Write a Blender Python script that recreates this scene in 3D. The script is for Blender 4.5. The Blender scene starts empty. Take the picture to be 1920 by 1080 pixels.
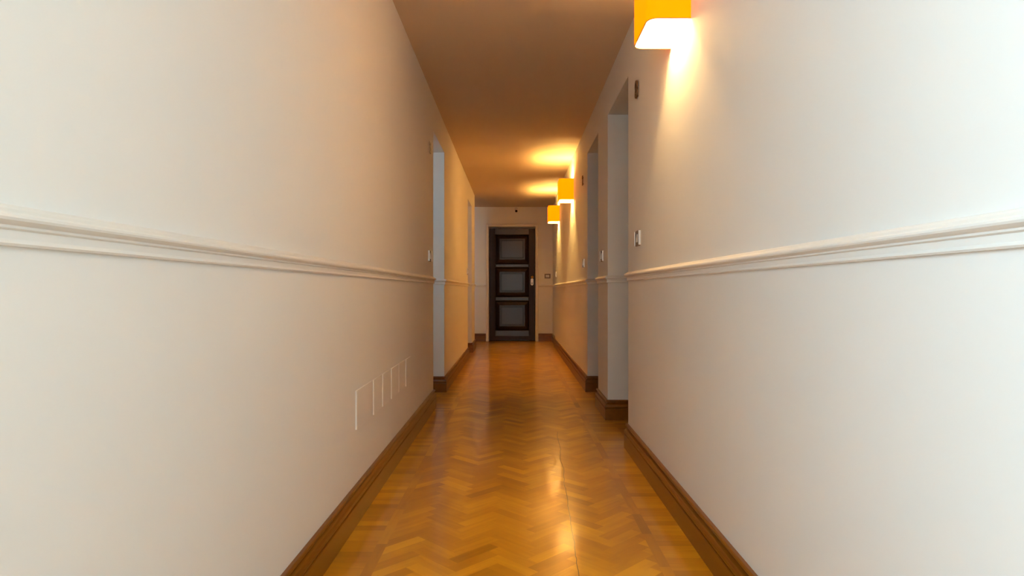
import bpy, bmesh, math, random
from mathutils import Vector, Matrix
random.seed(7)
C = bpy.context.scene.collection
sc = bpy.context.scene

# ------------------------------------------------------------------ camera
F = 1200.0
CH = 0.95
cam_d = bpy.data.cameras.new('camera')
cam = bpy.data.objects.new('camera', cam_d); C.objects.link(cam)
cam.location = (0, 0, CH); cam.rotation_euler = (math.radians(90), 0, 0)
cam_d.sensor_width = 36; cam_d.lens = 36 * F / 1920
cam_d.shift_x = -5 / 1920; cam_d.shift_y = 5 / 1920
cam_d.clip_start = 0.02
sc.camera = cam

# ------------------------------------------------------------------ world, window light, exposure
w = bpy.data.worlds.new('daylight'); sc.world = w; w.use_nodes = True
bg = w.node_tree.nodes['Background']
SKY = 21.0; SKYC = (0.61, 0.845, 1.0); KA = 3.14159
bg.inputs['Color'].default_value = (*SKYC, 1); bg.inputs['Strength'].default_value = 0.3
WIN = (0.0, 0.16, 1.2, 1.6); YB = -2.3          # window behind the camera: x0, x1, z0, z1
SWIN = (-1.13, -0.95, 1.25, 1.9); XS = -2.6; YP = 10.05   # window of the side passage: x0, x1, z0, z1
LWIN = (-1.50, -0.10, 0.85, 2.3)                      # tall window in the left wall behind the camera: y0, y1, z0, z1
NWIN = [(4.60, -1.45, -1.27, 1.65, 2.05), (8.45, -1.45, -1.37, 1.50, 1.85)]   # unseen windows of the two left vestibules, placed to light the far jambs: y, x0, x1, z0, z1
def window_light(name, loc, rot, sx, sy):
    d = bpy.data.lights.new(name, 'AREA'); d.shape = 'RECTANGLE'; d.size = sx; d.size_y = sy
    d.energy = SKY*sx*sy*KA; d.color = SKYC
    o = bpy.data.objects.new(name, d); C.objects.link(o); o.location = loc; o.rotation_euler = rot
window_light('window_light', ((WIN[0]+WIN[1])/2, YB-0.16, (WIN[2]+WIN[3])/2), (math.radians(90), 0, 0), WIN[1]-WIN[0], WIN[3]-WIN[2])
bpy.data.objects['window_light'].rotation_euler = (math.radians(90), 0, 0)
window_light('side_window_light', ((SWIN[0]+SWIN[1])/2, YP-0.06, (SWIN[2]+SWIN[3])/2), (math.radians(90), 0, 0), SWIN[1]-SWIN[0], SWIN[3]-SWIN[2])
window_light('left_window_light', (-0.66-0.28, (LWIN[0]+LWIN[1])/2, (LWIN[2]+LWIN[3])/2), (math.radians(90), 0, math.radians(-90)), LWIN[1]-LWIN[0], LWIN[3]-LWIN[2])
for yy, a, b, c, d in NWIN: window_light('added_vestibule_light', ((a+b)/2, yy-0.02, (c+d)/2), (math.radians(90), 0, 0), b-a, d-c)
vs = sc.view_settings
vs.view_transform = 'Standard'; vs.look = 'None'; vs.gamma = 1; vs.use_curve_mapping = False; vs.exposure = 0.0
cy = sc.cycles
cy.use_denoising = True
try: cy.denoiser = 'OPENIMAGEDENOISE'
except Exception: pass
cy.max_bounces = 10; cy.diffuse_bounces = 7; cy.glossy_bounces = 5
cy.sample_clamp_indirect = 30.0; cy.denoising_prefilter = 'ACCURATE'
BULB = 37.0; SHADE = 2.9
WARM = (1.0, 0.63, 0.25); WARM2 = (1.0, 0.60, 0.16)

# ------------------------------------------------------------------ dimensions
XL, XR, H, YE = -0.66, 0.685, 2.52, 12.0
WT = 0.26
ZD = 2.245
OPL = [(5.19, 6.0), (9.02, 9.84)]
OPR = [(3.86, 4.71), (5.25, 6.02)]
YLE, YRE = 10.56, 10.8
XR2 = XR + 0.028
RV = 0.20

# ------------------------------------------------------------------ materials
def mat(name, col, rough=0.5, metal=0.0, emit=None, es=1.0, spec=0.5):
    m = bpy.data.materials.new(name); m.use_nodes = True
    b = m.node_tree.nodes['Principled BSDF']
    b.inputs['Base Color'].default_value = (*col, 1); b.inputs['Roughness'].default_value = rough
    b.inputs['Metallic'].default_value = metal; b.inputs['Specular IOR Level'].default_value = spec
    if emit: b.inputs['Emission Color'].default_value = (*emit, 1); b.inputs['Emission Strength'].default_value = es
    return m
def N(m, t, **kw):
    n = m.node_tree.nodes.new(t)
    for k, v in kw.items(): setattr(n, k, v)
    return n
def paint(name, col, rough=0.6, bump=0.04):
    m = mat(name, col, rough, spec=0.3); L = m.node_tree.links; b = m.node_tree.nodes['Principled BSDF']
    tc = N(m, 'ShaderNodeTexCoord'); n1 = N(m, 'ShaderNodeTexNoise'); n1.inputs['Scale'].default_value = 1.3; n1.inputs['Detail'].default_value = 3
    L.new(tc.outputs['Object'], n1.inputs['Vector'])
    r = N(m, 'ShaderNodeValToRGB'); r.color_ramp.elements[0].position = 0.3; r.color_ramp.elements[1].position = 0.7
    r.color_ramp.elements[0].color = (*[c*0.975 for c in col], 1); r.color_ramp.elements[1].color = (*col, 1)
    L.new(n1.outputs['Fac'], r.inputs['Fac']); L.new(r.outputs['Color'], b.inputs['Base Color'])
    n2 = N(m, 'ShaderNodeTexNoise'); n2.inputs['Scale'].default_value = 30; n2.inputs['Detail'].default_value = 4
    L.new(tc.outputs['Object'], n2.inputs['Vector'])
    bp = N(m, 'ShaderNodeBump'); bp.inputs['Strength'].default_value = bump; bp.inputs['Distance'].default_value = 0.004
    L.new(n2.outputs['Fac'], bp.inputs['Height']); L.new(bp.outputs['Normal'], b.inputs['Normal'])
    return m
def wood(name, c0, c1, rough, axis='Y', spec=0.5):
    m = mat(name, c0, rough, spec=spec); L = m.node_tree.links; b = m.node_tree.nodes['Principled BSDF']
    tc = N(m, 'ShaderNodeTexCoord'); mp = N(m, 'ShaderNodeMapping')
    s = {'X': (0.7, 16, 16), 'Y': (16, 0.7, 16), 'Z': (16, 16, 0.7)}[axis]
    mp.inputs['Scale'].default_value = s; L.new(tc.outputs['Object'], mp.inputs['Vector'])
    n1 = N(m, 'ShaderNodeTexNoise'); n1.inputs['Scale'].default_value = 2.0; n1.inputs['Detail'].default_value = 4; n1.inputs['Distortion'].default_value = 0.1
    L.new(mp.outputs['Vector'], n1.inputs['Vector'])
    r = N(m, 'ShaderNodeValToRGB'); r.color_ramp.elements[0].position = 0.3; r.color_ramp.elements[1].position = 0.72
    r.color_ramp.elements[0].color = (*c0, 1); r.color_ramp.elements[1].color = (*c1, 1)
    L.new(n1.outputs['Fac'], r.inputs['Fac']); L.new(r.outputs['Color'], b.inputs['Base Color'])
    return m
M_wall = paint('wall_paint', (0.80, 0.785, 0.755))
M_trim = paint('moulding_paint', (0.79, 0.765, 0.725), 0.45, 0.0)
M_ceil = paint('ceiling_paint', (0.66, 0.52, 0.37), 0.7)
M_skirt = wood('skirting_wood', (0.175, 0.055, 0.001), (0.225, 0.076, 0.001), 0.3)
M_skirtx = wood('skirting_wood_cross', (0.175, 0.055, 0.001), (0.225, 0.076, 0.001), 0.3, 'X')
M_doorg = wood('polished_dark_wood', (0.014, 0.004, 0.004), (0.026, 0.008, 0.006), 0.24, 'Z', 0.7)
M_door = wood('dark_door_wood', (0.010, 0.0028, 0.002), (0.024, 0.007, 0.004), 0.42, 'Z', 0.35)
M_brass = mat('brass', (0.75, 0.42, 0.12), 0.25, 1.0)
M_nickel = mat('satin_nickel', (0.60, 0.52, 0.42), 0.35, 1.0)
M_bronze = mat('dark_bronze', (0.22, 0.14, 0.08), 0.35, 1.0)
M_litedge = mat('lit_edge_chrome', (0.85, 0.82, 0.78), 0.3, 1.0)
M_swp = mat('switch_plate_bronze', (0.20, 0.145, 0.10), 0.35, 0.8)
M_dark = mat('dark_plastic', (0.035, 0.028, 0.025), 0.4)
M_white = mat('white_plastic', (0.85, 0.82, 0.78), 0.35)
M_plate = paint('cover_plate_paint', (0.80, 0.785, 0.755), 0.5, 0.0)
M_shade = mat('orange_shade', (0.5, 0.19, 0.0), 0.7, emit=(1.0, 0.125, 0.0), es=SHADE, spec=0.05)
M_liner = mat('shade_lining', (0.92, 0.90, 0.86), 0.7)
M_rim = mat('shade_rim', (0.35, 0.16, 0.03), 0.6)
M_bulb = mat('bulb_glass', (1, 1, 1), 0.3, emit=(1.0, 0.80, 0.5), es=12)
M_glossblack = mat('lens_black', (0.01, 0.01, 0.01), 0.1)

# parquet: every strip has its own tone (face attribute) and grain along its length (uv)
def parquet_mat():
    m = mat('parquet', (0.3, 0.12, 0.02), 0.26, spec=0.38); nt = m.node_tree; L = nt.links; b = nt.nodes['Principled BSDF']
    at = N(m, 'ShaderNodeAttribute'); at.attribute_name = 'tone'
    uv = N(m, 'ShaderNodeUVMap'); uv.uv_map = 'UVMap'
    mp = N(m, 'ShaderNodeMapping'); mp.inputs['Scale'].default_value = (4, 42, 1); L.new(uv.outputs['UV'], mp.inputs['Vector'])
    n1 = N(m, 'ShaderNodeTexNoise'); n1.inputs['Scale'].default_value = 1; n1.inputs['Detail'].default_value = 5; n1.inputs['Distortion'].default_value = 0.8
    L.new(mp.outputs['Vector'], n1.inputs['Vector'])
    mx = N(m, 'ShaderNodeMath', operation='MULTIPLY_ADD'); mx.inputs[1].default_value = 0.34; L.new(n1.outputs['Fac'], mx.inputs[0]); L.new(at.outputs['Fac'], mx.inputs[2])
    r = N(m, 'ShaderNodeValToRGB'); e = r.color_ramp.elements
    e[0].position = 0.10; e[0].color = (0.25, 0.092, 0.001, 1)
    e[1].position = 1.15/1.3; e[1].color = (0.70, 0.345, 0.010, 1)
    k = e.new(0.56); k.color = (0.48, 0.205, 0.002, 1)
    tc0 = N(m, 'ShaderNodeTexCoord'); n0 = N(m, 'ShaderNodeTexNoise'); n0.inputs['Scale'].default_value = 2.6; n0.inputs['Detail'].default_value = 3
    L.new(tc0.outputs['Object'], n0.inputs['Vector'])
    my = N(m, 'ShaderNodeMath', operation='MULTIPLY_ADD'); my.inputs[1].default_value = 0.5; L.new(n0.outputs['Fac'], my.inputs[0]); L.new(mx.outputs[0], my.inputs[2])
    mz = N(m, 'ShaderNodeMath', operation='SUBTRACT'); mz.inputs[1].default_value = 0.21; L.new(my.outputs[0], mz.inputs[0]); L.new(mz.outputs[0], r.inputs['Fac'])
    # hairline crack wandering along the middle boards
    tc = N(m, 'ShaderNodeTexCoord'); sp = N(m, 'ShaderNodeSeparateXYZ'); L.new(tc.outputs['Object'], sp.inputs[0])
    cn = N(m, 'ShaderNodeTexNoise', noise_dimensions='1D'); cn.inputs['Scale'].default_value = 4; cn.inputs['Detail'].default_value = 5
    L.new(sp.outputs['Y'], cn.inputs['W'])
    a1 = N(m, 'ShaderNodeMath', operation='MULTIPLY_ADD'); a1.inputs[1].default_value = 0.0335; a1.inputs[2].default_value = 0.131; L.new(sp.outputs['Y'], a1.inputs[0])
    a2 = N(m, 'ShaderNodeMath', operation='MULTIPLY_ADD'); a2.inputs[1].default_value = 0.022; L.new(cn.outputs['Fac'], a2.inputs[0]); L.new(a1.outputs[0], a2.inputs[2])
    a3 = N(m, 'ShaderNodeMath', operation='SUBTRACT'); L.new(sp.outputs['X'], a3.inputs[0]); L.new(a2.outputs[0], a3.inputs[1])
    a4 = N(m, 'ShaderNodeMath', operation='ABSOLUTE'); L.new(a3.outputs[0], a4.inputs[0])
    a5 = N(m, 'ShaderNodeMath', operation='LESS_THAN'); a5.inputs[1].default_value = 0.0013; L.new(a4.outputs[0], a5.inputs[0])
    a6 = N(m, 'ShaderNodeMath', operation='LESS_THAN'); a6.inputs[1].default_value = 4.3; L.new(sp.outputs['Y'], a6.inputs[0])
    a7 = N(m, 'ShaderNodeMath', operation='MULTIPLY'); L.new(a5.outputs[0], a7.inputs[0]); L.new(a6.outputs[0], a7.inputs[1])
    mc = N(m, 'ShaderNodeMix', data_type='RGBA'); L.new(a7.outputs[0], mc.inputs['Factor']); L.new(r.outputs['Color'], mc.inputs['A']); mc.inputs['B'].default_value = (0.05, 0.018, 0.004, 1)
    L.new(mc.outputs['Result'], b.inputs['Base Color'])
    # worn varnish: uneven gloss and gentle waviness
    n2 = N(m, 'ShaderNodeTexNoise'); n2.inputs['Scale'].default_value = 5; n2.inputs['Detail'].default_value = 4; L.new(tc.outputs['Object'], n2.inputs['Vector'])
    mr = N(m, 'ShaderNodeMapRange'); mr.inputs['From Min'].default_value = 0.3; mr.inputs['From Max'].default_value = 0.7; mr.inputs['To Min'].default_value = 0.277; mr.inputs['To Max'].default_value = 0.31
    L.new(n2.outputs['Fac'], mr.inputs['Value']); L.new(mr.outputs['Result'], b.inputs['Roughness'])
    b.inputs['Coat Weight'].default_value = 0.55; b.inputs['Coat Roughness'].default_value = 0.13; b.inputs['Coat IOR'].default_value = 1.5
    n3 = N(m, 'ShaderNodeTexNoise'); n3.inputs['Scale'].default_value = 9; n3.inputs['Detail'].default_value = 3; L.new(tc.outputs['Object'], n3.inputs['Vector'])
    bp = N(m, "ShaderNodeBump"); bp.inputs["Strength"].default_value = 0.08; bp.inputs['Distance'].default_value = 0.006
    L.new(n3.outputs['Fac'], bp.inputs['Height']); L.new(bp.outputs['Normal'], b.inputs['Normal'])
    return m
M_floor = parquet_mat()

# ------------------------------------------------------------------ mesh helpers
def obj(name, bm, m, parent=None, smooth=False, loc=None, bevel=0):
    bmesh.ops.recalc_face_normals(bm, faces=bm.faces)
    me = bpy.data.meshes.new(name); bm.to_mesh(me); bm.free()
    me.materials.append(m)
    if smooth:
        for p in me.polygons: p.use_smooth = True
    o = bpy.data.objects.new(name, me); C.objects.link(o)
    if loc: o.location = loc
    if parent: o.parent = parent
    if bevel:
        b = o.modifiers.new('bevel', 'BEVEL'); b.width = bevel; b.segments = 2; b.limit_method = 'ANGLE'
    return o
def box(bm, x0, x1, y0, y1, z0, z1):
    v = [bm.verts.new(p) for p in ((x0,y0,z0),(x1,y0,z0),(x1,y1,z0),(x0,y1,z0),(x0,y0,z1),(x1,y0,z1),(x1,y1,z1),(x0,y1,z1))]
    for f in ((0,3,2,1),(4,5,6,7),(0,1,5,4),(1,2,6,5),(2,3,7,6),(3,0,4,7)): bm.faces.new([v[i] for i in f])
def struct(o): o['kind'] = 'structure'; return o
def empty(name, loc, rz=0):
    o = bpy.data.objects.new(name, None); C.objects.link(o); o.location = loc; o.rotation_euler = (0, 0, rz); o.empty_display_size = 0.1
    return o
def tag(o, label, cat, group=None):
    o['label'] = label; o['category'] = cat
    if group: o['group'] = group
    return o
def sweep(bm, path, prof, side):
    """profile (offset from wall, z) swept along an xy path, mitred; side=+1 offsets to the left of travel"""
    P = [Vector((p[0], p[1])) for p in path]; rings = []
    for i, p in enumerate(P):
        ns = []
        for a, b in ((i-1, i), (i, i+1)):
            if 0 <= a and b < len(P):
                d = (P[b]-P[a]).normalized(); ns.append(Vector((-d.y, d.x))*side)
        n = ns[0] if len(ns) == 1 else (ns[0]+ns[1]) / (1 + ns[0].dot(ns[1]))
        rings.append([bm.verts.new((p.x+n.x*o, p.y+n.y*o, z)) for o, z in prof])
    k = len(prof)
    for a, b in zip(rings, rings[1:]):
        for j in range(k): bm.faces.new((a[j], a[(j+1) % k], b[(j+1) % k], b[j]))
    bm.faces.new(rings[0]); bm.faces.new(rings[-1])
def lathe(bm, prof, c, axis='Y', seg=24):
    rings = []
    for r, t in prof:
        ring = []
        for i in range(seg):
            a = 2*math.pi*i/seg
            u, v = r*math.cos(a), r*math.sin(a)
            p = {'Y': (u, t, v), 'Z': (u, v, t), 'X': (t, u, v)}[axis]
            ring.append(bm.verts.new((c[0]+p[0], c[1]+p[1], c[2]+p[2])))
        rings.append(ring)
    for a, b in zip(rings, rings[1:]):
        for i in range(seg): bm.faces.new((a[i], a[(i+1) % seg], b[(i+1) % seg], b[i]))
    bm.faces.new(rings[0]); bm.faces.new(rings[-1])
def rrect(hx, hz, r, n=6):
    pts = []
    for cx, cz, a0 in ((hx-r, hz-r, 0), (-hx+r, hz-r, 90), (-hx+r, -hz+r, 180), (hx-r, -hz+r, 270)):
        for i in range(n+1):
            a = math.radians(a0 + 90*i/n); pts.append((cx + r*math.cos(a), cz + r*math.sin(a)))
    return pts
def rplate(bm, hx, hz, r, y0, y1, bev=0.0015, cx=0, cz=0, hole=None):
    """rounded plate in local xz, thickness from y0 (wall) to y1 (front, towards -y)"""
    layers = [(1, y0), (1, y1+bev*(1 if y1 < y0 else -1))]
    o = rrect(hx, hz, r); k = len(o)
    i_ = rrect(hx-bev, hz-bev, max(r-bev, 0.0005))
    A = [bm.verts.new((cx+x, y0, cz+z)) for x, z in o]
    B = [bm.verts.new((cx+x, y1+bev, cz+z)) for x, z in o]
    D = [bm.verts.new((cx+x, y1, cz+z)) for x, z in i_]
    chain = [A, B, D]
    if hole:
        hx2, hz2, r2, dep = hole
        h = rrect(hx2, hz2, r2); chain.append([bm.verts.new((cx+x, y1, cz+z)) for x, z in h])
        chain.append([bm.verts.new((cx+x, y1+dep, cz+z)) for x, z in h])
    for a, b in zip(chain, chain[1:]):
        for j in range(k): bm.faces.new((a[j], a[(j+1) % k], b[(j+1) % k], b[j]))
    bm.faces.new(A); bm.faces.new(chain[-1])

# ------------------------------------------------------------------ walls
# window frames
def frame(bm, a0, a1, z0, z1, f, t):
    f(bm, a0, a0+t, z0, z1); f(bm, a1-t, a1, z0, z1); f(bm, a0+t, a1-t, z0, z0+t); f(bm, a0+t, a1-t, z1-t, z1)
    m_ = (a0+a1)/2; f(bm, m_-t/2, m_+t/2, z0+t, z1-t)
def side_wall(name, x_in, x_out, y_start, y_end, ops):
    bm = bmesh.new(); x0, x1 = sorted((x_in, x_out)); y = y_start
    if x_in < 0:
        box(bm, x0, x1, y, LWIN[0], 0, H); box(bm, x0, x1, LWIN[0], LWIN[1], 0, LWIN[2]); box(bm, x0, x1, LWIN[0], LWIN[1], LWIN[3], H); y = LWIN[1]
    for a, b in ops:
        box(bm, x0, x1, y, a, 0, H); box(bm, x0, x1, a, b, ZD, H); y = b
    box(bm, x0, x1, y, y_end, 0, H)
    return struct(obj(name, bm, M_wall))
side_wall('wall_left', XL, XL-WT, YB, YLE, OPL)
wr = side_wall('wall_right', XR, XR+WT, YB, YRE, OPR)
bm = bmesh.new(); box(bm, XR2, XR+WT, YRE, YE, 0, H); struct(obj('wall_right_recess', bm, M_wall))
# end wall with the opening of the far door
DX0, DX1, DZ = -0.485, 0.39, 2.15
bm = bmesh.new()
box(bm, XS-0.2, DX0, YE, YE+0.2, 0, H); box(bm, DX1, XR+WT, YE, YE+0.2, 0, H); box(bm, DX0, DX1, YE, YE+0.2, DZ, H)
box(bm, DX0, DX1, YE+0.16, YE+0.2, 0, DZ)
struct(obj('wall_end', bm, M_wall))
# back wall with the window behind the camera
bm = bmesh.new()
box(bm, XL-WT, WIN[0], YB-0.2, YB, 0, H); box(bm, WIN[1], XR+WT, YB-0.2, YB, 0, H)
box(bm, WIN[0], WIN[1], YB-0.2, YB, 0, WIN[2]); box(bm, WIN[0], WIN[1], YB-0.2, YB, WIN[3], H)
struct(obj('wall_back', bm, M_wall))
# unseen vestibules added behind the left openings; their windows light the far jambs
for k, ((a, b), (yy, wx0, wx1, wz0, wz1)) in enumerate(zip(OPL, NWIN)):
    bm = bmesh.new(); xo = -1.75; xi = XL-WT
    box(bm, xo-0.1, xi, b, b+0.1, 0, H); box(bm, xo-0.1, xo, yy-0.1, b, 0, H); box(bm, xo-0.1, xi, yy-0.1, b+0.1, H, H+0.1)
    box(bm, xo, wx0, yy-0.1, yy, 0, H); box(bm, wx1, xi, yy-0.1, yy, 0, H)
    box(bm, wx0, wx1, yy-0.1, yy, 0, wz0); box(bm, wx0, wx1, yy-0.1, yy, wz1, H)
    box(bm, xo, xi, yy-0.1, b+0.1, -0.12, -0.0005)
    struct(obj('wall_added_vestibule_' + ('near', 'far')[k], bm, M_wall))
    bm = bmesh.new(); frame(bm, wx0, wx1, wz0, wz1, lambda q, p0, p1, d, e: box(q, p0, p1, yy-0.08, yy-0.04, d, e), 0.02); struct(obj('window_%d' % (4+k), bm, M_white))
# side passage on the left before the far door
bm = bmesh.new()
box(bm, XS-0.2, SWIN[0], YP-0.1, YP, 0, H); box(bm, SWIN[1], XL-WT, YP-0.1, YP, 0, H)
box(bm, SWIN[0], SWIN[1], YP-0.1, YP, 0, SWIN[2]); box(bm, SWIN[0], SWIN[1], YP-0.1, YP, SWIN[3], H)
struct(obj('wall_passage_near', bm, M_wall))
bm = bmesh.new(); box(bm, XS-0.2, XS, YP, YE, 0, H)
struct(obj('wall_passage_left', bm, M_wall))
bm = bmesh.new()
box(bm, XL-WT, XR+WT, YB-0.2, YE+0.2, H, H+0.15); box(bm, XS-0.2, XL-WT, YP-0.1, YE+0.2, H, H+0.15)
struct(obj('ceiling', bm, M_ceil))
bm = bmesh.new(); frame(bm, *WIN, lambda b, a, c, d, e: box(b, a, c, YB-0.14, YB-0.09, d, e), 0.04); wf = struct(obj('window_1', bm, M_white))
bm = bmesh.new(); frame(bm, *LWIN, lambda b, a, c, d, e: box(b, XL-WT+0.02, XL-WT+0.07, a, c, d, e), 0.045); struct(obj('window_3', bm, M_white))
bm = bmesh.new(); frame(bm, *SWIN, lambda b, a, c, d, e: box(b, a, c, YP-0.05, YP-0.02, d, e), 0.015); struct(obj('window_2', bm, M_white))

# ------------------------------------------------------------------ floor: herringbone parquet with a strip border
HX0, HX1 = -0.478, 0.498            # herringbone field
BX0, BX1 = -0.516, 0.536            # long border strip
def clip(poly, ax, v, keep_gt):
    out = []
    for i in range(len(poly)):
        a, b = poly[i], poly[(i+1) % len(poly)]
        ia = (a[ax] >= v) if keep_gt else (a[ax] <= v); ib = (b[ax] >= v) if keep_gt else (b[ax] <= v)
        if ia: out.append(a)
        if ia != ib:
            t = (v-a[ax])/(b[ax]-a[ax]); out.append(tuple(a[k]+t*(b[k]-a[k]) for k in range(4)))
    return out
quads = []
def plank(corners, tone, bounds=None):
    # corners: four (x, y, u, v)
    off = (random.uniform(0, 50), random.uniform(0, 50))
    p = [(x, y, u+off[0], v+off[1]) for x, y, u, v in corners]
    if bounds:
        for ax, v, g in bounds:
            p = clip(p, ax, v, g)
            if len(p) < 3: return
    quads.append((p, tone))
def rect_plank(x0, x1, y0, y1, along, tone):
    if along == 'x': c = [(x0,y0,0,0),(x1,y0,x1-x0,0),(x1,y1,x1-x0,y1-y0),(x0,y1,0,y1-y0)]
    else: c = [(x0,y0,0,0),(x1,y0,0,x1-x0),(x1,y1,y1-y0,x1-x0),(x0,y1,y1-y0,0)]
    plank(c, tone)
def tone(): return max(0.02, min(0.85, random.gauss(0.40, 0.105)))
n, wd = 4, 0.0493
s2 = math.sqrt(0.5)
Y0F, Y1F = YB, YE+0.12
bnd = ((0, HX0, True), (0, HX1, False), (1, Y0F, True), (1, Y1F, False))
def tr(x, y): return ((x+ -y)*s2*wd, (x+y)*s2*wd)     # rotate by 45 degrees
step = 2*s2*wd
for j in range(-6, 8):
    for i in range(int(Y0F/step)-12, int(Y1F/step)+14):
        ox, oy = i + n*j, i - n*j
        for (bx, by, bw, bh) in ((0, 0, n, 1), (n, 1-n, 1, n)):
            cs = []
            for cx, cyy in ((0,0),(1,0),(1,1),(0,1)):
                px, py = tr(ox+bx+cx*bw, oy+by+cyy*bh); px += HX0
                u, v = (cx*bw*wd, cyy*bh*wd) if bw > bh else (cyy*bh*wd, cx*bw*wd)
                cs.append((px, py, u, v))
            plank(cs, tone(), bnd)
for x0, x1 in ((BX0, HX0), (HX1, BX1)):
    y = Y0F
    while y < Y1F:
        y2 = min(Y1F, y+random.choice((0.22, 0.3, 0.38))); rect_plank(x0, x1, y, y2, 'y', tone()-0.05); y = y2
def cross(x0, x1, ya, yb):
    y = ya; t = tone()
    while y < yb-1e-6:
        y2 = min(yb, y+0.052); rect_plank(x0, x1, y, y2, 'x', tone()); y = y2
cross(XL, BX0, Y0F, Y1F); cross(BX1, XR2, Y0F, Y1F)
for a, b in OPL: cross(XL-WT, XL, a, b)
for (a, b), nw in zip(OPL, NWIN):
    for k in range(5): cross(max(-1.75, XL-WT-0.2*(k+1)), XL-WT-0.2*k, nw[0], b)
for a, b in OPR: cross(XR2, XR+WT, a, b)
for k in range(10):
    x1 = XL if k == 0 else XL-WT-(k-1)*0.2; cross(max(XS, XL-WT if k == 0 else x1-0.2), x1, YP if x1 <= XL-WT+0.001 else YLE, YE)
bm = bmesh.new(); uvl = bm.loops.layers.uv.new('UVMap'); tl = bm.loops.layers.float.new('tone')
for p, t in quads:
    f = bm.faces.new([bm.verts.new((q[0], q[1], 0)) for q in p])
    if f.normal.z < 0: f.normal_flip()
    vm = {tuple(round(c, 6) for c in q[:2]): q for q in p}
    for l in f.loops:
        q = vm.get((round(l.vert.co.x, 6), round(l.vert.co.y, 6))) or min(p, key=lambda q: abs(q[0]-l.vert.co.x)+abs(q[1]-l.vert.co.y))
        l[uvl].uv = (q[2], q[3]); l[tl] = t
bm.normal_update()
for f in bm.faces:
    if f.normal.z < 0: f.normal_flip()
me = bpy.data.meshes.new('floor'); bm.to_mesh(me); bm.free(); me.materials.append(M_floor)
fl = bpy.data.objects.new('floor', me); C.objects.link(fl); fl['kind'] = 'structure'
bm = bmesh.new(); box(bm, XL-WT, XR+WT, YB-0.2, YE+0.2, -0.12, -0.0005); box(bm, XS-0.2, XL-WT, YP-0.1, YE+0.2, -0.12, -0.0005)
sub = obj('subfloor', bm, M_dark, fl)

# ------------------------------------------------------------------ skirtings and chair rails
SK = [(0,0),(0.022,0),(0.022,0.081),(0.0200,0.084),(0.0150,0.0850),(0.0150,0.0880),(0.0205,0.0895),(0.0225,0.098),(0.0210,0.107),(0.0165,0.115),(0.0060,0.1200),(0.0035,0.123),(0.0035,0.131),(0.0135,0.133),(0.0160,0.1380),(0.0150,0.1435),(0.0110,0.147),(0,0.1475)]
RAIL = [(0,1.008),(0.0075,1.008),(0.0100,1.0115),(0.0085,1.015),(0.0072,1.017),(0.0072,1.0285),(0.0095,1.0295),(0.0115,1.0310),(0.0115,1.0345),(0.0165,1.0370),(0.0215,1.0400),(0.0230,1.0435),(0.0225,1.0470),(0.0200,1.0500),(0.0150,1.0525),(0.0090,1.0560),(0.0050,1.0600),(0,1.0625)]
j_ = RV - 0.004
runs_right = [[(XR,YB),(XR,OPR[0][0]),(XR+j_,OPR[0][0])], [(XR+j_,OPR[0][1]),(XR,OPR[0][1]),(XR,OPR[1][0]),(XR+j_,OPR[1][0])],
              [(XR+j_,OPR[1][1]),(XR,OPR[1][1]),(XR,YRE),(XR2,YRE),(XR2,YE-0.0)]]
runs_left = [[(XL,YB),(XL,OPL[0][0]),(XL-j_,OPL[0][0])], [(XL-j_,OPL[0][1]),(XL,OPL[0][1]),(XL,OPL[1][0]),(XL-j_,OPL[1][0])],
             [(XL-j_,OPL[1][1]),(XL,OPL[1][1]),(XL,YLE),(XL-WT,YLE),(XL-WT,YP),(XS,YP)]]
runs_end = [[(XS,YE),(DX0-0.055,YE)], [(DX1+0.055,YE),(XR2,YE)]]
for nm, tn, runs, side in (('baseboard_right','trim_1',runs_right,1),('baseboard_left','trim_2',runs_left,-1),('baseboard_end','trim_3',runs_end,-1)):
    bm = bmesh.new(); [sweep(bm, r, SK, side) for r in runs]; struct(obj(nm, bm, M_skirtx if nm.endswith('end') else M_skirt))
    bm = bmesh.new(); [sweep(bm, r, RAIL, side) for r in runs]; struct(obj(tn, bm, M_trim))

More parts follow.
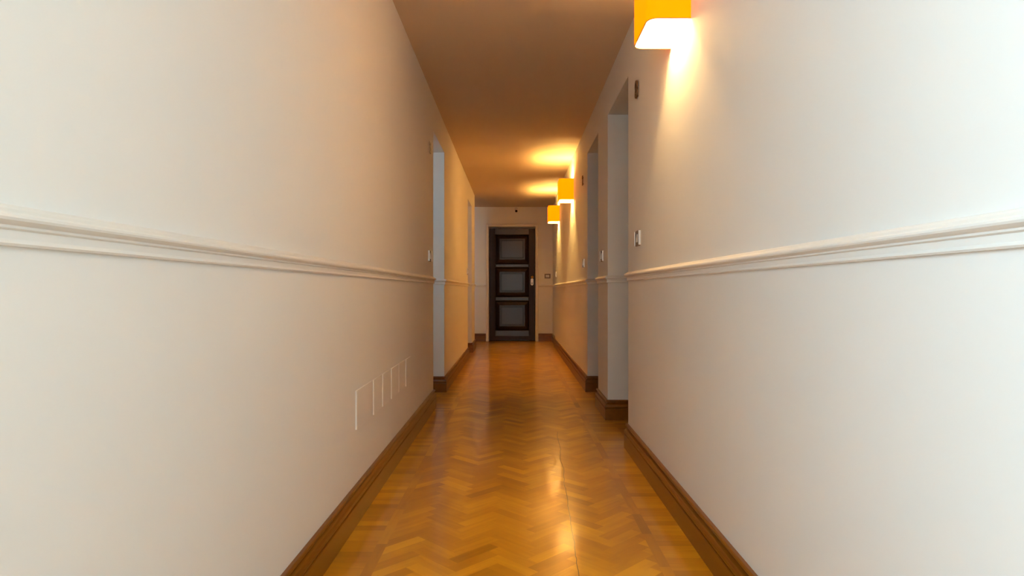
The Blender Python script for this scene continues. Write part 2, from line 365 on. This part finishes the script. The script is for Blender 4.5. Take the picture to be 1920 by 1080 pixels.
# ------------------------------------------------------------------ doors
def loops_mesh(bm, x0, x1, z0, z1, prof, yf):
    rings = []
    for ins, d in prof:
        rings.append([bm.verts.new(p) for p in ((x0+ins, yf-d, z0+ins),(x1-ins, yf-d, z0+ins),(x1-ins, yf-d, z1-ins),(x0+ins, yf-d, z1-ins))])
    for a, b in zip(rings, rings[1:]):
        for i in range(4): bm.faces.new((a[i], a[(i+1) % 4], b[(i+1) % 4], b[i]))
    bm.faces.new(rings[-1])
PANEL = [(0,0),(0.006,-0.004),(0.014,-0.030),(0.072,-0.010),(0.084,-0.010)]
FIELD = [(0,-0.012),(0,0.003),(0.002,0.005),(0.012,0.005),(0.017,0.001),(0.020,-0.008),(0.031,-0.008),(0.034,-0.004),(0.038,0.001)]
def door(name, W, zt=2.12, hand=1, plate=True):
    """front faces -y, origin at the foot of the leaf's middle, front plane at y=0"""
    root = empty(name, (0,0,0)); root['kind'] = 'structure'
    hw = W/2; st = 0.11; t = 0.045
    rec = [(0.20, 0.755), (0.835, 1.385), (1.455, 2.005)]
    bm = bmesh.new()
    box(bm, -hw, -hw+st, 0, t, 0.008, zt); box(bm, hw-st, hw, 0, t, 0.008, zt)
    zs = [0.008] + [v for r in rec for v in r] + [zt]
    leaf = obj('door_leaf', bm, M_door, root, bevel=0.005)
    for a, b in zip(zs[0::2], zs[1::2]):
        bm = bmesh.new(); box(bm, -hw+st+0.0005, hw-st-0.0005, 0, t, a, b); obj('rail', bm, M_doorg if b-a < 0.2 else M_door, root, bevel=0.012 if b-a < 0.1 else 0.005)
    for a, b in rec:
        bm = bmesh.new(); loops_mesh(bm, -hw+st-0.001, hw-st+0.001, a-0.001, b+0.001, PANEL, 0.002)
        box(bm, -hw+st-0.001, hw-st+0.001, 0.034, t-0.004, a, b); pn = obj('panel', bm, M_door, root)
        bm = bmesh.new(); loops_mesh(bm, -hw+st+0.081, hw-st-0.081, a+0.081, b-0.081, FIELD, 0.002); obj('raised_field', bm, M_doorg, pn)
    bm = bmesh.new(); box(bm, -hw+0.03, hw-0.03, -0.008, 0.0, 0.02, 0.098); obj('kick_board', bm, M_door, root, bevel=0.003)
    hx = hand*(hw-0.052)
    bm = bmesh.new(); rplate(bm, 0.027, 0.066, 0.0265, 0.0, -0.006, 0.002)
    e = obj('escutcheon', bm, M_nickel, root, loc=(hx, 0, 1.115))
    bm = bmesh.new(); lathe(bm, [(0.008,0.0),(0.008,-0.003)], (0,-0.006,0)); box(bm, -0.003, 0.003, -0.009, -0.006, -0.018, 0); obj('keyhole', bm, M_glossblack, e, loc=(0, 0, -0.022))
    bm = bmesh.new(); lathe(bm, [(0.024,0),(0.024,-0.004),(0.012,-0.009),(0.009,-0.02),(0.016,-0.028),(0.026,-0.038),(0.029,-0.050),(0.024,-0.062),(0.012,-0.069),(0.001,-0.070)], (0,0,0))
    obj('door_knob', bm, M_brass, root, True, loc=(hx, -0.001, 1.205))
    return root
d1 = door('door_1', 0.855); d1.location = (-0.0475, YE+0.045, 0); d1.location.x = (DX0+DX1)/2
# casing of the far door
bm = bmesh.new()
cp = [(0,-0.002),(0.054,-0.002),(0.054,0.012),(0.048,0.018),(0.012,0.014),(0.006,0.010),(0,0.010)]
def casing(bm, X0, X1, Z, cpw=0.052):
    rings = []
    for ins, d in [(0.0,0.0),(0.0,0.016),(0.006,0.020),(0.012,0.014),(0.044,0.010),(0.052,0.006),(0.056,-0.1),(0.052,-0.1)]:
        o = cpw - ins
        rings.append([bm.verts.new(p) for p in ((X0-o, -d, 0),(X0-o, -d, Z+o),(X1+o, -d, Z+o),(X1+o, -d, 0))])
    for a, b in zip(rings, rings[1:]):
        for i in range(3): bm.faces.new((a[i], a[i+1], b[i+1], b[i]))
casing(bm, DX0, DX1, DZ)
cs = struct(obj('trim_4', bm, M_trim, loc=(0, YE, 0)))
# doors at the back of the four side niches
idx = 2
for ops, X, sgn in ((OPL, XL, -1), (OPR, XR, 1)):
    for a, b in ops:
        d = door('door_%d' % idx, b-a-0.006, hand=sgn, zt=2.235); idx += 1
        d.location = (X+sgn*RV if sgn > 0 else -1.70, (a+b)/2, 0); d.rotation_euler = (0, 0, math.radians(-90*sgn))

# ------------------------------------------------------------------ wall lamps
def wall_lamp(label, y0, SPOT, length=0.32, z0=2.008, hgt=0.245, dep=0.168):
    yc = y0+length/2
    root = tag(empty('wall_lamp', (XR, yc, z0)), label, 'wall lamp', 'orange box lamps on the right wall')
    r = 0.042; hl = length/2; th = 0.0025
    def outline(g):     # U-shaped plan outline, open to the wall; g = inset
        pts = [(0.0, -hl+g)]
        for a0, cx, cyy in ((270, -dep+r, -hl+r), (180, -dep+r, hl-r)):
            for i in range(9):
                a = math.radians(a0 - 90*i/8); rr = r-g
                pts.append((cx+rr*math.cos(a), cyy+rr*math.sin(a)))
        pts.append((0.0, hl-g)); return pts
    def shell(bm, ga, gb, za, zb, close=True):
        A, B = outline(ga), outline(gb)
        rows = [[bm.verts.new((x, y, z)) for x, y in P] for P, z in ((A, za), (A, zb), (B, zb), (B, za))]
        for q in range(4):
            a, b = rows[q], rows[(q+1) % 4]
            for i in range(len(A)-1): bm.faces.new((a[i], a[i+1], b[i+1], b[i]))
        bm.faces.new([rw[0] for rw in rows]); bm.faces.new([rw[-1] for rw in rows])
    bm = bmesh.new(); shell(bm, 0, th, 0.002, hgt-0.002); sh = obj('lamp_shade', bm, M_shade, root, True)
    md = sh.modifiers.new('es', 'EDGE_SPLIT'); md.split_angle = math.radians(35)
    bm = bmesh.new(); shell(bm, th+0.0001, th+0.0012, 0.001, hgt-0.001); obj('shade_lining', bm, M_liner, root)
    for z in (0.0, hgt-0.002):
        bm = bmesh.new(); shell(bm, -0.0006, th+0.0015, z, z+0.002); obj('shade_rim', bm, M_rim, root)
    zb = 0.185
    bm = bmesh.new(); box(bm, -0.010, -0.0005, -0.03, 0.03, zb-0.02, zb+0.02); box(bm, -0.076, -0.010, -0.007, 0.007, zb-0.006, zb+0.006)
    obj('wall_bracket', bm, M_white, root, bevel=0.002)
    bm = bmesh.new(); lathe(bm, [(0.001, -0.012),(0.006,-0.010),(0.009,-0.006),(0.009,0.006),(0.006,0.010),(0.001,0.012)], (-0.085, 0, zb), 'Y', 12); obj('bulb', bm, M_bulb, root, True)
    ld = bpy.data.lights.new('lamp_light', 'POINT'); ld.energy = BULB*(1.0 if SPOT < 20 else 1.55); ld.color = WARM if SPOT < 20 else WARM2; ld.shadow_soft_size = 0.016
    lo = bpy.data.objects.new('lamp_light', ld); C.objects.link(lo); lo.parent = root; lo.location = (-0.085, 0, zb)
    sd = bpy.data.lights.new('lamp_down_light', 'SPOT'); sd.energy = SPOT; sd.color = WARM if SPOT < 20 else WARM2; sd.shadow_soft_size = 0.015; sd.spot_size = math.radians(110); sd.spot_blend = 0.6
    so = bpy.data.objects.new('lamp_down_light', sd); C.objects.link(so); so.parent = root; so.location = (-0.075, 0, zb-0.035)
    return root
wall_lamp('big orange box wall lamp nearest the camera, cut off by the top of the photo', 2.485, 17)
wall_lamp('orange box wall lamp in the middle of the three on the right wall', 7.42, 40)
wall_lamp('smallest orange box wall lamp, the one closest to the dark far door', 9.77, 40)

# ------------------------------------------------------------------ switches (built facing -y, wall at y=0)
def switch(name, loc, rz, label, buttons=1, cat='light switch', group='metal light switches along the corridor', blank=False):
    root = tag(empty(name, loc, rz), label, cat, group)
    bm = bmesh.new(); rplate(bm, 0.058, 0.043, 0.006, 0.0, -0.009, 0.003, hole=(0.036, 0.0255, 0.002, 0.006)); obj('switch_plate', bm, M_swp, root)
    for sx in (-1, 1):
        bm = bmesh.new(); box(bm, sx*0.0590-0.003, sx*0.0590+0.003, -0.012, 0, -0.040, 0.040)
        obj('lit_edge_strip', bm, M_litedge, root, bevel=0.0015)  # bright strips stand in for light caught on the plate's edge
    bm = bmesh.new(); box(bm, -0.0355, 0.0355, -0.0055, -0.002, -0.025, 0.025); obj('switch_frame', bm, M_dark, root)
    wds = 0.068/3
    for i in range(3):
        x = -0.034 + wds*(i+0.5)
        if buttons == 1 and i != 1: continue
        bm = bmesh.new(); hw = wds/2-0.0008
        vs_ = [(-hw,-0.0055,-0.0225),(hw,-0.0055,-0.0225),(hw,-0.0055,0.0225),(-hw,-0.0055,0.0225),(-hw,-0.013,-0.0225),(hw,-0.013,-0.0225),(hw,-0.0095,0.0225),(-hw,-0.0095,0.0225)]
        v = [bm.verts.new(p) for p in vs_]
        for f in ((0,3,2,1),(4,5,6,7),(0,1,5,4),(1,2,6,5),(2,3,7,6),(3,0,4,7)): bm.faces.new([v[q] for q in f])
        obj('rocker', bm, M_white, root, loc=(x, 0, 0), bevel=0.0015)
    return root
R90 = math.radians(90)
switch('light_switch', (XR, 3.54, 1.24), -R90, 'metal light switch with a white button below the nearest number sign on the right wall')
switch('light_switch', (XR, 5.00, 1.22), -R90, 'light switch on the narrow wall piece between the two niches on the right')
switch('light_switch', (XR, 6.33, 1.222), -R90, 'light switch on the right wall just past the second niche, under the far number sign')
switch('light_switch', (XR, 10.55, 1.215), -R90, 'light switch on the right wall right at the far corner beside the end wall', 3)
switch('light_switch', (XL, 4.95, 1.218), R90, 'metal light switch with white button beside the first niche on the left wall')
switch('light_switch', (XL, 8.90, 1.215), R90, 'light switch at the edge of the farther niche on the left wall')
switch('light_switch', (0.615, YE, 1.222), 0, 'dark-framed switch plate on the end wall to the right of the dark door', 3)

# ------------------------------------------------------------------ room number signs
def number_sign(ch, loc, rz, label, m):
    root = tag(empty('room_number', loc, rz), label, 'room number', 'metal room numbers beside the niches')
    cu = bpy.data.curves.new('digit', 'FONT'); cu.body = ch; cu.size = 0.135; cu.extrude = 0.003; cu.offset = 0.0012; cu.bevel_depth = 0.0012; cu.align_x = 'CENTER'; cu.align_y = 'CENTER'
    t = bpy.data.objects.new('digit_tmp', cu); C.objects.link(t)
    dg = bpy.context.evaluated_depsgraph_get(); me = bpy.data.meshes.new_from_object(t.evaluated_get(dg))
    bpy.data.objects.remove(t)
    me.materials.clear(); me.materials.append(m)
    me.transform(Matrix.Rotation(R90, 4, 'X'))
    o = bpy.data.objects.new('digit', me); C.objects.link(o); o.parent = root; o.location = (0, -0.0105, 0)
    for z in (-0.03, 0.03):
        bm = bmesh.new(); lathe(bm, [(0.003, 0.0), (0.003, -0.007)], (0, 0, z), 'Y', 10); obj('standoff', bm, m, root)
    return root
number_sign('8', (XR, 3.55, 2.06), -R90, 'bronze room number under the big near lamp on the right wall', M_bronze)
number_sign('2', (XR, 6.36, 2.04), -R90, 'dark room number on the right wall past the second niche, high beside the lamps', M_bronze)
number_sign('3', (XL, 4.95, 2.05), R90, 'pale metal room number beside the top of the left niche', M_nickel)

# ------------------------------------------------------------------ blank cover plates low on the left wall
ys = [2.65, 2.972, 3.182, 3.407, 3.635, 3.86, 4.06]
lab = ['widest blank cover plate, nearest of the row low on the left wall', 'second blank cover plate from the camera in the low row on the left wall',
       'third blank cover plate from the camera in the low row on the left wall', 'fourth blank cover plate from the camera in the low row on the left wall',
       'fifth blank cover plate from the camera in the low row, second to last', 'last blank cover plate of the low row, closest to the left niche']
dp = [0.0065, 0.0060, 0.0055, 0.0055, 0.0035, 0.0055]
for i in range(6):
    L_ = ys[i+1]-ys[i]-0.003
    bm = bmesh.new(); rplate(bm, L_/2, 0.0815, 0.003, 0.0, -dp[i], 0.001)
    for v in bm.verts:
        if v.co.y < -0.0005: v.co.y *= 1 - 0.62*(v.co.x+L_/2)/L_
    o = obj('cover_plate', bm, M_plate, loc=(XL, (ys[i]+ys[i+1])/2, 0.4535)); o.rotation_euler = (0, 0, R90)
    tag(o, lab[i], 'cover plate', 'blank cover plates low on the left wall')

# ------------------------------------------------------------------ small detector above the far door
root = tag(empty('ceiling_detector', (0.03, YE, 2.455)), 'small pale fitting with a dark eye on the end wall above the dark door', 'detector')
bm = bmesh.new(); lathe(bm, [(0.030, 0), (0.030, -0.012), (0.022, -0.02), (0.001, -0.021)], (0, 0, 0.02)); obj('mount', bm, M_trim, root, True)
bm = bmesh.new(); box(bm, -0.012, 0.012, -0.055, -0.015, 0.0, 0.03); obj('arm', bm, M_white, root, bevel=0.003)
bm = bmesh.new(); bmesh.ops.create_uvsphere(bm, u_segments=20, v_segments=12, radius=0.024); obj('eye', bm, M_glossblack, root, True, loc=(0, -0.045, -0.018))
